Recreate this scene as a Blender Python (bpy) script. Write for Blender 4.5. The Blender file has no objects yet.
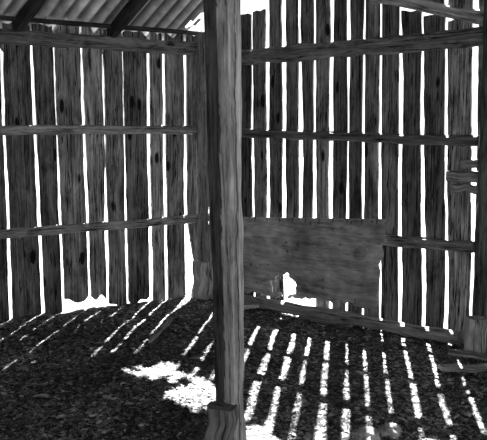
import bpy, math, random
import numpy as np
from mathutils import Vector, noise, Matrix
random.seed(7); rng=np.random.default_rng(7)
F=750.0; W_,H_=487,440; HOR=125.0; CZ=1.6
pitch=math.atan((220-HOR)/F)
fwd=Vector((0,math.cos(pitch),-math.sin(pitch))); upv=Vector((0,math.sin(pitch),math.cos(pitch))); rt=Vector((1,0,0))
CAM=Vector((0,0,CZ)); Z=Vector((0,0,1))
def ray(px,py): return fwd+rt*((px-243.5)/F)-upv*((py-220)/F)
def gp(px,py,z=0.0):
    d=ray(px,py); return CAM+d*((z-CZ)/d.z)
def pp(px,py,P,n):
    d=ray(px,py); return CAM+d*((P-CAM).dot(n)/d.dot(n))
C=gp(207,292); A=gp(0,322); B=gp(470,340)
DL=(A-C).normalized(); DR=(B-C).normalized()
nL=Vector((-DL.y,DL.x,0)); 
if nL.dot(CAM-C)<0: nL=-nL
nR=Vector((-DR.y,DR.x,0))
if nR.dot(CAM-C)<0: nR=-nR
class Wall: pass
WL=Wall(); WL.C=C; WL.D=DL; WL.n=nL
WR=Wall(); WR.C=C; WR.D=DR; WR.n=nR
def wuz(W,px,py,off=0.0):
    P=pp(px,py,W.C+W.n*off,W.n); q=P-W.C
    return q.dot(W.D),P.z
def wp(W,u,z,off=0.0):
    p=W.C+W.D*u+W.n*off; return Vector((p.x,p.y,z))
def nz(x,y=0,z=0): return noise.noise(Vector((x,y,z)))
def gh(x,y):
    return 0.035*nz(x*.9,y*.9,3)+0.02*nz(x*3,y*3,9)+0.006*nz(x*9,y*9,1)
zE=wuz(WL,207,36)[1]
BR=1.6; SL1=.70; SL2=-.20
def zroof(b): return zE+SL1*b if b<BR else zE+SL1*BR+SL2*(b-BR)
sun=ray(355,-900).normalized()

class MB:
    def __init__(s): s.v=[];s.f=[];s.uv=[];s.t=[]
    def grid(s,rows,uvs,tone,closed=False):
        b=len(s.v); n=len(rows[0])
        for r,ur in zip(rows,uvs):
            s.v+= [tuple(p) for p in r]; s.uv+=ur; s.t+=[tone]*n
        for i in range(len(rows)-1):
            for j in range(n if closed else n-1):
                k=(j+1)%n
                s.f.append((b+i*n+j,b+i*n+k,b+(i+1)*n+k,b+(i+1)*n+j))
        return b,n
    def obj(s,name,mat,parent=None,smooth=False):
        m=bpy.data.meshes.new(name); m.from_pydata(s.v,[],s.f)
        uvl=m.uv_layers.new(name='UVMap')
        li=np.empty(len(m.loops),dtype=np.int32); m.loops.foreach_get('vertex_index',li)
        uvl.data.foreach_set('uv',np.array(s.uv,dtype=np.float32)[li].ravel())
        ca=m.color_attributes.new('tone','FLOAT_COLOR','POINT')
        t=np.array(s.t,dtype=np.float32); ca.data.foreach_set('color',np.stack([t,t,t,np.ones_like(t)],1).ravel())
        m.materials.append(mat)
        if smooth: m.polygons.foreach_set('use_smooth',[True]*len(m.polygons))
        m.update(); o=bpy.data.objects.new(name,m); bpy.context.collection.objects.link(o)
        import bmesh
        bm=bmesh.new(); bm.from_mesh(m); bmesh.ops.recalc_face_normals(bm,faces=bm.faces); bm.to_mesh(m); bm.free()
        if parent: o.parent=parent
        return o

def board(mb,W,tl,tr,bl,br,zt,zb,off=0.0,th=.024,seed=0,tone=1,jag=.03,wob=.007,flare=0):
    NR=60; NC=9
    if tl>tr: tl,tr,bl,br=tr,tl,br,bl
    ou,ov=random.random()*20,random.random()*20
    tilt=random.uniform(-.009,.009); crown=random.uniform(-.003,.006)
    el=random.uniform(.45,1); er=random.uniform(.45,1)
    fr=[];bk=[];uf=[]
    for i in range(NR+1):
        t=i/NR; rf=[];rb=[];u_=[]
        l=bl+(tl-bl)*t+wob*nz(t*3+seed,seed*1.7)+wob*.5*nz(t*14,seed*3.1)+.003*nz(t*60,seed)
        r=br+(tr-br)*t+wob*nz(t*3-seed,seed*2.3)+wob*.5*nz(t*14,seed*5.1)+.003*nz(t*60,seed+9)
        if flare: r-=flare*max(0,(.3-t)/.3)**1.3
        for j in range(NC+1):
            s=j/NC; u=l+(r-l)*s
            z=zb+(zt-zb)*t
            e=jag*nz(s*2.5+seed*3,seed); 
            if i==0: z+=e
            if i==NR: z+=jag*nz(s*2+seed,9)
            o=off+tilt*(s-.5)*2+crown*(1-(2*s-1)**2)+.003*nz(u*14,z*2,seed)
            rf.append(wp(W,u,z,o)); rb.append(wp(W,u,z,o-th)); u_.append((u+ou,z+ov))
        fr.append(rf);bk.append(rb);uf.append(u_)
    b1,n=mb.grid(fr,uf,tone); b2,_=mb.grid(bk,uf,tone)
    for i in range(NR+1):
        for j in range(n):
            s=j/NC; q=1
            if s<.15: q=min(q,el+(1-el)*s/.15)
            if s>.85: q=min(q,er+(1-er)*(1-s)/.15)
            q*=1+.5*nz(s*1.5+seed*2,i/NR*4,seed)
            mb.t[b1+i*n+j]=tone*q
    m=n-1
    for i in range(NR):
        for j in (0,m): mb.f.append((b1+i*n+j,b1+(i+1)*n+j,b2+(i+1)*n+j,b2+i*n+j))
    for i in (0,NR):
        for j in range(m): mb.f.append((b1+i*n+j,b1+i*n+j+1,b2+i*n+j+1,b2+i*n+j))

def beam(mb,P0,P1,w,h,up=Z,seed=0,tone=1,rough=.005,sq=5,w1=None,h1=None,bow=0.0,NL=30,rot=0,K=24,tfn=None):
    P0=Vector(P0);P1=Vector(P1); w1=w1 or w; h1=h1 or h
    ax=(P1-P0); L=ax.length; ax.normalize()
    sd=ax.cross(up).normalized(); uu=sd.cross(ax).normalized()
    if rot: 
        M=Matrix.Rotation(rot,3,ax); sd=M@sd; uu=M@uu
    ou,ov=random.random()*20,random.random()*20
    rows=[];uvs=[]
    for i in range(NL+1):
        t=i/NL; c=P0+ax*L*t+uu*bow*math.sin(math.pi*t)+sd*rough*1.5*nz(t*3,seed)+uu*rough*1.5*nz(t*3,seed+5)
        ww=(w+(w1-w)*t)/2; hh=(h+(h1-h)*t)/2; r=[];u_=[]
        for k in range(K):
            a=2*math.pi*(k+.5)/K; ca,sa=math.cos(a),math.sin(a)
            q=(abs(ca)**sq+abs(sa)**sq)**(-1/sq)
            q*=1+rough/max(.01,min(ww,hh))*nz(ca*1.3+seed,sa*1.3,t*L*5)
            r.append(c+sd*ca*q*ww+uu*sa*q*hh); u_.append((ou+ (w+h)*2*k/K,ov+t*L))
        rows.append(r);uvs.append(u_)
    b,n=mb.grid(rows,uvs,tone,closed=True)
    if tfn:
        for i in range(NL+1):
            for k in range(K): mb.t[b+i*n+k]=tone*tfn((rows[i][k]-(P0+ax*L*i/NL)),i/NL)
    for i,P in ((0,P0),(NL,P1)):
        cidx=len(mb.v); mb.v.append(tuple(P)); mb.uv.append((ou,ov)); mb.t.append(tone*1.1)
        for k in range(n): mb.f.append((b+i*n+k,b+i*n+(k+1)%n,cidx))

def newmat(name):
    m=bpy.data.materials.new(name); m.use_nodes=True; nt=m.node_tree
    return m,nt,nt.nodes['Principled BSDF']
def wood(name,lo,hi,rough=.85,gs=60,bump=.8,spec=.15,knots=True,p0=.42,p1=.74,crack=.22,ks=.3):
    m,nt,bs=newmat(name); N=nt.nodes.new; Lk=nt.links.new
    uv=N('ShaderNodeUVMap'); uv.uv_map='UVMap'
    def mp(sx,sy):
        q=N('ShaderNodeMapping'); q.inputs['Scale'].default_value=(sx,sy,1); Lk(uv.outputs[0],q.inputs[0]); return q
    def ns(mpn,scale,det,dist=0):
        q=N('ShaderNodeTexNoise'); q.inputs['Scale'].default_value=scale; q.inputs['Detail'].default_value=det
        q.inputs['Distortion'].default_value=dist; q.inputs['Roughness'].default_value=.7; Lk(mpn.outputs[0],q.inputs[0]); return q
    def math_(op,a,b,cl=False):
        q=N('ShaderNodeMath'); q.operation=op; q.use_clamp=cl
        for i,x in enumerate((a,b)):
            if isinstance(x,(int,float)): q.inputs[i].default_value=x
            else: Lk(x,q.inputs[i])
        return q.outputs[0]
    g=ns(mp(gs,2.0),1,7,.5); g2=ns(mp(gs*2.5,14),1,3); bl=ns(mp(9,3),1,7,.5); ck=ns(mp(gs*.6,.7),1,2,.1)
    s=math_('ADD',math_('MULTIPLY',g.outputs[0],.45),math_('MULTIPLY',g2.outputs[0],.2))
    s=math_('ADD',s,math_('MULTIPLY',bl.outputs[0],.5))
    c=math_('ABSOLUTE',math_('SUBTRACT',ck.outputs[0],.5),0)
    c=math_('MULTIPLY',math_('SUBTRACT',1,math_('MULTIPLY',c,45),True),crack)
    s=math_('SUBTRACT',s,c)
    if knots:
        wmp=mp(7,2.6)
        v=N('ShaderNodeTexVoronoi'); v.inputs['Scale'].default_value=1; Lk(wmp.outputs[0],v.inputs['Vector'])
        k=N('ShaderNodeMapRange'); k.inputs['From Min'].default_value=.04; k.inputs['From Max'].default_value=.17
        k.inputs['To Min'].default_value=ks; k.inputs['To Max'].default_value=0; Lk(v.outputs['Distance'],k.inputs['Value'])
        s=math_('SUBTRACT',s,k.outputs[0])
    r=N('ShaderNodeValToRGB'); e=r.color_ramp.elements
    e[0].position=p0; e[0].color=(lo,lo,lo,1); e[1].position=p1; e[1].color=(hi,hi,hi,1); Lk(s,r.inputs[0])
    at=N('ShaderNodeAttribute'); at.attribute_name='tone'
    mx=N('ShaderNodeMix'); mx.data_type='RGBA'; mx.blend_type='MULTIPLY'; mx.inputs[0].default_value=1
    Lk(r.outputs[0],mx.inputs[6]); Lk(at.outputs['Color'],mx.inputs[7]); Lk(mx.outputs[2],bs.inputs['Base Color'])
    bp=N('ShaderNodeBump'); bp.inputs['Strength'].default_value=bump; bp.inputs['Distance'].default_value=.015
    Lk(s,bp.inputs['Height']); Lk(bp.outputs[0],bs.inputs['Normal'])
    bs.inputs['Roughness'].default_value=rough; bs.inputs['Specular IOR Level'].default_value=spec
    return m
M_board=wood('weathered_board',.006,.36,p0=.46,p1=.74,bump=.6)
M_rail=wood('weathered_rail',.02,.42,gs=50,crack=.12,ks=.15,p0=.45)
M_post=wood('post_timber',.035,.55,gs=50,crack=.12,knots=False,p0=.42,p1=.8)
M_roofwood=wood('dark_rafter_wood',.008,.06)
M_log=wood('stump_wood',.05,.55,gs=30,ks=.15)
M_panel=wood('old_sheet_panel',.08,.50,gs=20,knots=False,crack=.06,bump=.4,p0=.42,p1=.8)
def noisy(name,lo,hi,scale,p0=.35,p1=.65,bump=.5,dist=.02,metal=0,rough=.9,attr=False,detail=8):
    m,nt,bs=newmat(name); N=nt.nodes.new; Lk=nt.links.new
    tc=N('ShaderNodeTexCoord'); n=N('ShaderNodeTexNoise'); n.inputs['Scale'].default_value=scale; n.inputs['Detail'].default_value=detail; n.inputs['Roughness'].default_value=.65
    Lk(tc.outputs['Object'],n.inputs[0]); r=N('ShaderNodeValToRGB'); e=r.color_ramp.elements
    e[0].position=p0;e[0].color=(lo,lo,lo,1);e[1].position=p1;e[1].color=(hi,hi,hi,1); Lk(n.outputs[0],r.inputs[0])
    out=r.outputs[0]
    if attr:
        at=N('ShaderNodeAttribute'); at.attribute_name='tone'
        mx=N('ShaderNodeMix'); mx.data_type='RGBA'; mx.blend_type='MULTIPLY'; mx.inputs[0].default_value=1
        Lk(out,mx.inputs[6]); Lk(at.outputs['Color'],mx.inputs[7]); out=mx.outputs[2]
    Lk(out,bs.inputs['Base Color'])
    bp=N('ShaderNodeBump'); bp.inputs['Strength'].default_value=bump; bp.inputs['Distance'].default_value=dist
    Lk(n.outputs[0],bp.inputs['Height']); Lk(bp.outputs[0],bs.inputs['Normal'])
    bs.inputs['Roughness'].default_value=rough; bs.inputs['Metallic'].default_value=metal; bs.inputs['Specular IOR Level'].default_value=.2
    return m
M_floor=noisy('dirt_floor',.02,.10,22)
M_out=noisy('outdoor_ground',.12,.18,3)
M_tin=noisy('corrugated_tin',.35,.85,5,metal=.0,rough=.6,bump=.1,attr=True)
M_litter=noisy('dry_litter',.5,1,20,attr=True,bump=.1)
M_stone=noisy('fieldstone',.12,.4,9)

def tone(): return random.choice((.4,.6,.75,.9,1,1.2,1.45))*random.uniform(.9,1.1)
mb=MB()
gapsL=[(-60,-46,3,3),(-26,-14,3,3),(2,10,3.5,4),(32,43,3.5,4),(54,63,2.5,3),(82,90,3,3),(103,108,2,3),(123,128,3,2.5),(148,151,4,3.5),(164,167,3.5,3.5),(185,187,3.5,3)]
edges=[]
for i in range(len(gapsL)-1):
    a,b=gapsL[i],gapsL[i+1]; edges.append((a[0]+a[2]/2,b[0]-b[2]/2,a[1]+a[3]/2,b[1]-b[3]/2))
edges.append((187,206,188.5,203))
boty=[335,328,324,320,300,297,304,301,303,300,289]
for i,(a,b,c,d) in enumerate(edges):
    board(mb,WL,wuz(WL,a,60)[0],wuz(WL,b,60)[0],wuz(WL,c,290)[0],wuz(WL,d,290)[0],zE-.01,wuz(WL,(c+d)/2,boty[i])[1],seed=i*1.37+2,tone=tone()*1.15,jag=.07,wob=.012,flare=.13 if i==len(edges)-1 else 0)
u=wuz(WL,-62,60)[0]+.02
while u<8:
    w=random.uniform(.16,.26); board(mb,WL,u,u+w,u,u+w,zE-.01,-.04,seed=u*3.3,tone=tone()); u+=w+random.uniform(.015,.03)
wall_left=mb.obj('wall_left',M_board)
mb=MB()
def railL(y0,y1,h,seed,tn=1,x1=205):
    u0,z0=wuz(WL,0,y0); u1,z1=wuz(WL,x1,y1)
    beam(mb,wp(WL,u1-.02,z1,.035),wp(WL,8,z0,.035),.05,h,seed=seed,tone=tn,rough=.010,NL=80)
railL(34,50,.11,1,.6); railL(128,130,.07,2,1.2); railL(235,217,.07,3,1.2)
mb.obj('wall_rails_left',M_rail,parent=wall_left)

mb=MB()
gapsR=[(209,209,1,1),(223,224,2,2),(238,240,2,2),(251,254,3,3.3),(266,268,3,3.8),(283,285,3.5,3.3),(298,300,3,3.8),(313,314,2,3.2),(330,330,4.5,3),(346,347,2.8,3),(361,363,2.8,3.2),(377,380,3.2,3.2),(398,400,6,5),(421,424,4.2,4.7),(444,447,3.7,4),(473,473,4.5,4.5),(497,498,5,5),(525,526,4,4)]
def topz(u): return zroof(max(u,0))-.03
for i in range(len(gapsR)-1):
    a,b=gapsR[i],gapsR[i+1]
    tl=wuz(WR,a[0]+a[2]/2,60)[0];tr=wuz(WR,b[0]-b[2]/2,60)[0];bl=wuz(WR,a[1]+a[3]/2,300)[0];br=wuz(WR,b[1]-b[3]/2,300)[0]
    xm=(a[0]+b[0])/2; zb=-.04; zt=topz((tl+tr)/2-.08)
    if xm<250: zt=min(zt,wuz(WR,xm,14)[1])
    elif xm<263: zt=min(zt,wuz(WR,xm,10)[1])
    if 283<=xm<=310: zb=wuz(WR,xm,272)[1]
    split=None
    if 398<xm<474:
        split=zt; zt=wuz(WR,xm,9+(xm-398)*.17)[1]
    tn=tone()*.95
    board(mb,WR,tl,tr,bl,br,zt,zb,seed=i*2.11+40,tone=tn,wob=.014,th=.02)
    if split:
        board(mb,WR,tl,tr,tl,tr,split,wuz(WR,xm,2+(xm-398)*.17)[1],seed=i*2.9+4,tone=tn,jag=.01,th=.02)
u=wuz(WR,527,60)[0]
while u<7.6:
    w=random.uniform(.16,.24); board(mb,WR,u,u+w,u,u+w,topz(u+w)-.03,-.04,seed=u*3.3,tone=tone()); u+=w+random.uniform(.02,.03)
wall_right=mb.obj('wall_right',M_board)
mb=MB()
def railR(x0,y0,x1,y1,h,seed,tn=1,off=.035,d=.05,bow=0,ext=0):
    u0,z0=wuz(WR,x0,y0,off); u1,z1=wuz(WR,x1,y1,off)
    if ext: z1=z0+(z1-z0)*(ext-u0)/(u1-u0); u1=ext
    beam(mb,wp(WR,u0,z0,off),wp(WR,u1,z1,off),d,h,seed=seed,tone=tn,rough=.010,NL=80,bow=bow)
railR(214,60,482,37,.12,5,.7,ext=3.4); railR(214,132,478,141,.07,6,.5); railR(214,228,474,247,.085,7,.8)
railR(372,-4,500,21,.085,8,1.5,ext=3.4)
railR(462,164,492,165,.06,10,1,off=.1); railR(447,176,480,177,.075,11,1.1,off=.1); railR(453,188,480,189,.06,12,.9,off=.1)
mb.obj('wall_rails_right',M_rail,parent=wall_right)
mb=MB()
railR(238,299,460,338,.085,9,.8,off=.22,d=.09)
mb.obj('fallen_log',M_log)
mb=MB(); WB=Wall(); WB.C=C+DL*8; WB.D=DR; WB.n=-nR; u=0
while u<6.0:
    w=random.uniform(.18,.26); board(mb,WB,u,u+w,u,u+w,topz(u+w)-.03,-.04,seed=u*3.3,tone=tone()); u+=w+random.uniform(.005,.02)
mb.obj('wall_light_blocker',M_board)  # unseen wall added behind the camera so the fill light comes from one side

def inpatch(px,py):
    for cx,cy,rx,ry in ((172,368,40,12),(200,394,34,11),(137,350,14,4),(276,429,36,13),(246,404,14,8)):
        if ((px-cx)/rx)**2+((py-cy)/ry)**2 < 1+.9*nz(px*.09,py*.2,cx): return True
    return False
def topix(P):
    q=P-CAM; d=q.dot(fwd); return 243.5+F*q.dot(rt)/d,220-F*q.dot(upv)/d,d
def ab(a,b,z): 
    p=C+DL*a+DR*b; return Vector((p.x,p.y,z))
mb=MB()
def roofgrid(b0,b1,a0,a1,fine):
    na=int((a1-a0)/.018); nb=int((b1-b0)/fine); base=len(mb.v)
    for i in range(na+1):
        a=a0+(a1-a0)*i/na
        for j in range(nb+1):
            b=b0+(b1-b0)*j/nb; sag=.012*nz(a*1.2,b*.8,4)
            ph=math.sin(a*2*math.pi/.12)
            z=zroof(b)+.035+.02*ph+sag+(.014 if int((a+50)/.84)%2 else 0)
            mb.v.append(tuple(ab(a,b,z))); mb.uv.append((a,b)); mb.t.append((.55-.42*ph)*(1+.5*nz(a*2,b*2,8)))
    for i in range(na):
        for j in range(nb):
            v0=base+i*(nb+1)+j; P=Vector(mb.v[v0])
            G=P-sun*(P.z/sun.z); x,y,d=topix(G)
            if d>0.5 and inpatch(x,y): continue
            mb.f.append((v0,v0+1,v0+nb+2,v0+nb+1))
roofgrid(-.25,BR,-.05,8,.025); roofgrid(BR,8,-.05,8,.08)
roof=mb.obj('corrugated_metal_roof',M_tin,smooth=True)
mb=MB()
for k,a in enumerate((.95,1.75,2.6,3.5,4.4,5.4,6.6,7.8)):
    beam(mb,ab(a,-.2,zroof(-.2)-.05),ab(a,BR,zroof(BR)-.05),.07,.11,seed=k+70,tone=1)
    beam(mb,ab(a,BR,zroof(BR)-.05),ab(a,7.9,zroof(7.9)-.05),.07,.11,seed=k+80)
for b in (.02,.42,1.5,2.6,3.8,5,6.2,7.6):
    beam(mb,ab(.0 if b!=.42 else .9,b,zroof(b)+.0),ab(7.9,b,zroof(b)+.0),.07,.035,seed=b+90)
mb.obj('rafters',M_roofwood,parent=roof)

mb=MB(); rows=[];uvs=[]
for i in range(201):
    a=-.03+8*i/200; r=[]
    for j in range(201):
        b=-.03+7.8*j/200; p=ab(a,b,0); p.z=gh(p.x,p.y); r.append(p)
    rows.append(r); uvs.append([(0,0)]*201)
mb.grid(rows,uvs,1); mb.obj('floor',M_floor,smooth=True)
mb=MB(); s=40
mb.v=[(-s,-s,-.09),(s,-s,-.09),(s,s,-.09),(-s,s,-.09)]; mb.f=[(0,1,2,3)]; mb.uv=[(0,0)]*4; mb.t=[1]*4
mb.obj('ground',M_out)

mb=MB(); cnt=0
M2=Matrix(((DL.x,DR.x),(DL.y,DR.y))).inverted()
V=[];Fc=[];T=[]
while cnt<105000:
    y=random.uniform(2.6,9.0); x=random.uniform(-1,1)*(.36*y+.25)
    if random.random()<(y-2.6)/12: continue
    q=M2@Vector((x-C.x,y-C.y))
    if q.x<.08 or q.y<.08: continue
    z=gh(x,y)+random.uniform(.001,.009)
    kind=random.random()
    l=random.uniform(.006,.020); w=l*random.uniform(.3,.85); an=random.uniform(0,6.283); ts=1
    if kind<.35: l=random.uniform(.015,.05); w=.002; ts=.3
    elif kind<.36: l=random.uniform(.025,.045); w=l*random.uniform(.3,.6); ts=.4
    t1=random.uniform(-.3,.3)*ts; t2=random.uniform(-.35,.35)
    c_,s_=math.cos(an),math.sin(an)
    ax=Vector((c_,s_,t1))*l; bx=Vector((-s_,c_,t2))*w; P=Vector((x,y,z)); k=len(V)
    bend=Vector((0,0,random.uniform(-.3,.4)*w))
    V+= [P-ax-bx*.4,P-bx+bend,P+ax-bx*.2,P+ax+bx*.3,P+bx+bend,P-ax+bx*.5]
    Fc+= [(k,k+1,k+4,k+5),(k+1,k+2,k+3,k+4)]
    tt=(random.random()**2.4*.48+.018)*(1+.8*nz(x*1.5,y*1.5,7))
    if random.random()<.03: tt=.65
    T+=[max(tt,.015)]*6; cnt+=1
mb.v=[tuple(v) for v in V]; mb.f=Fc; mb.t=T; mb.uv=[(0,0)]*len(V)
m=mb.obj('leaf_litter',M_litter)

base=gp(231,450); base.z=-.02
top=pp(221,-70,Vector((0,base.y,0)),Vector((0,1,0)))
dirv=(top-base).normalized()
P=base.copy()
while True:
    P+=dirv*.02; q=M2@Vector((P.x-C.x,P.y-C.y))
    if P.z>zroof(q.y)-.03: break
mb=MB(); k=(P-base).length/2.15
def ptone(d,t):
    # shade and bark painted into the left face's tone; right edge painted bright
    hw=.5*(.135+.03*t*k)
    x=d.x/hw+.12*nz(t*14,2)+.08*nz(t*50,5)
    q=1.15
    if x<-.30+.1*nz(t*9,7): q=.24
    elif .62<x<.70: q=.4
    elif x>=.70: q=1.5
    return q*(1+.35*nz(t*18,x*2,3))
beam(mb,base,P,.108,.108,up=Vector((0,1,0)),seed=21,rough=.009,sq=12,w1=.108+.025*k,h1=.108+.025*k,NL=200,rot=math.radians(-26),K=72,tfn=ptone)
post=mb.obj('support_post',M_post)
def stump(name,px,py0,hpx,wpx,mat,sq=3,seed=0,tn=1,off=0):
    g=gp(px,py0); d=(g-CAM).dot(fwd); h=hpx/F*d; w=wpx/F*d
    mb=MB(); g.z=gh(g.x,g.y)-.02
    beam(mb,g,g+Vector((.01,.0,h+.02)),w,w*.85,up=Vector((.3,1,0)),seed=seed,rough=.014,sq=sq,NL=14,tone=tn)
    return mb.obj(name,mat)
stump('wood_block',220,458,56,26,M_log,sq=5,seed=33,tn=.5)
stump('tree_stump',202,296,36,20,M_log,seed=35)
stump('tree_stump',474,352,34,20,M_log,seed=36,sq=4)
mb=MB(); g=wp(WL,.10,-.02,.11); beam(mb,g,wp(WL,.10,zE,.11),.10,.10,up=Vector((0,1,0)),seed=51,sq=2.3,rough=.010,NL=50,tone=.8); mb.obj('corner_post',M_rail)
mb=MB(); u0=wuz(WR,484,200,.1)[0]; beam(mb,wp(WR,u0,-.02,.10),wp(WR,u0,zroof(u0)-.02,.10),.10,.10,up=Vector((0,1,0)),seed=52,sq=2.5,rough=.012,NL=50,tone=.35); mb.obj('wall_post',M_rail)

mb=MB(); off=.10; NU,NZ=150,80
c00=wuz(WR,243,293,off);c10=wuz(WR,381,309,off);c11=wuz(WR,388,219,off);c01=wuz(WR,243,217,off)
def pt(s,t):
    u=(c00[0]*(1-s)+c10[0]*s)*(1-t)+(c01[0]*(1-s)+c11[0]*s)*t
    z=(c00[1]*(1-s)+c10[1]*s)*(1-t)+(c01[1]*(1-s)+c11[1]*s)*t
    return u,z
def dead(s,t):
    if t<.03+.06*nz(s*6,3)+.05*nz(s*25,1): return True
    if s>.985+.02*nz(t*9,4): return True
    x=(s-.345)/.10; y=(t-.16)/.13
    if x*x+y*y<1+1.0*nz(s*24,t*14,2): return True
    return False
for layer,o2 in ((0,0),(1,-.012)):
    for i in range(NU+1):
        for j in range(NZ+1):
            u,z=pt(i/NU,j/NZ); o=off+o2+.05*(1-j/NZ)+.012*nz(u*1.5,z*2)
            mb.v.append(tuple(wp(WR,u,z,o))); mb.uv.append((z*1.0,u))
            tn=.95+.35*nz(u*3,z*3,6)+.35*nz(u*12,z*12,6)
            if ((i/NU-.85)**2*4+(j/NZ-.6)**2)<.006*(1+nz(u*9,z*9)): tn*=.65
            if nz(u*26,z*26,8)>.6: tn*=.35
            if j>NZ-5 and i%14==0: tn*=.2
            mb.t.append(tn)
n=NZ+1; S=(NU+1)*n
al=np.array([[not dead((i+.5)/NU,(j+.5)/NZ) for j in range(NZ)] for i in range(NU)])
for i in range(NU):
    for j in range(NZ):
        if not al[i,j]: continue
        q=(i*n+j,(i+1)*n+j,(i+1)*n+j+1,i*n+j+1); mb.f.append(q); mb.f.append(tuple(S+x for x in q[::-1]))
        for di,dj,e in ((-1,0,(3,0)),(1,0,(1,2)),(0,-1,(0,1)),(0,1,(2,3))):
            a_,b_=i+di,j+dj
            if not(0<=a_<NU and 0<=b_<NZ) or not al[a_,b_]:
                mb.f.append((q[e[0]],q[e[1]],S+q[e[1]],S+q[e[0]]))
mb.obj('plywood_sheet',M_panel)

def plank(name,x0,y0,x1,y1,w,h,seed,tn=1,lift=.03,mat=M_log):
    a=gp(x0,y0);b=gp(x1,y1); a.z=gh(a.x,a.y)+lift;b.z=gh(b.x,b.y)+lift
    mb=MB(); beam(mb,a,b,w,h,seed=seed,tone=tn,rough=.005,NL=20); return mb.obj(name,mat)
plank('loose_plank',236,312,270,307,.10,.03,61,1.5)
plank('loose_plank',212,298,262,308,.05,.04,62,.9)
plank('loose_plank',440,374,500,372,.09,.03,63,.9)
plank('fallen_branch',448,357,500,363,.05,.04,64,.8)
plank('fallen_branch',150,345,172,322,.03,.025,65,.7)
plank('loose_plank',300,320,352,329,.06,.03,66,.6)
def rock(px,py,r,seed):
    import bmesh
    g=gp(px,py); bm=bmesh.new(); bmesh.ops.create_icosphere(bm,subdivisions=4,radius=r)
    for v in bm.verts:
        k=1+.45*nz(*(v.co/r*1.5+Vector((seed,0,0))))+.15*nz(*(v.co/r*5))
        v.co=Vector((v.co.x*k*1.1,v.co.y*k,v.co.z*k*.7))
    me=bpy.data.meshes.new('rock'); bm.to_mesh(me); bm.free(); me.materials.append(M_stone)
    o=bpy.data.objects.new('rock',me); o.location=(g.x,g.y,gh(g.x,g.y)+r*.4); bpy.context.collection.objects.link(o)
rock(365,438,.065,1); rock(391,430,.05,5); 

w=bpy.data.worlds.new('World'); bpy.context.scene.world=w; w.use_nodes=True
w.node_tree.nodes['Background'].inputs[0].default_value=(1,1,1,1); w.node_tree.nodes['Background'].inputs[1].default_value=1.9
sd=bpy.data.lights.new('sun','SUN'); sd.energy=95; sd.angle=math.radians(.6)
so=bpy.data.objects.new('sun',sd); so.rotation_euler=sun.to_track_quat('Z','Y').to_euler(); so.location=(2,12,12); bpy.context.collection.objects.link(so)
cd=bpy.data.cameras.new('camera'); cd.sensor_width=36; cd.lens=F/487*36; cd.clip_start=.05
co=bpy.data.objects.new('camera',cd); co.location=CAM; co.rotation_euler=(math.pi/2-pitch,0,0); bpy.context.collection.objects.link(co)
bpy.context.scene.camera=co
bpy.context.scene.view_settings.view_transform='Standard'
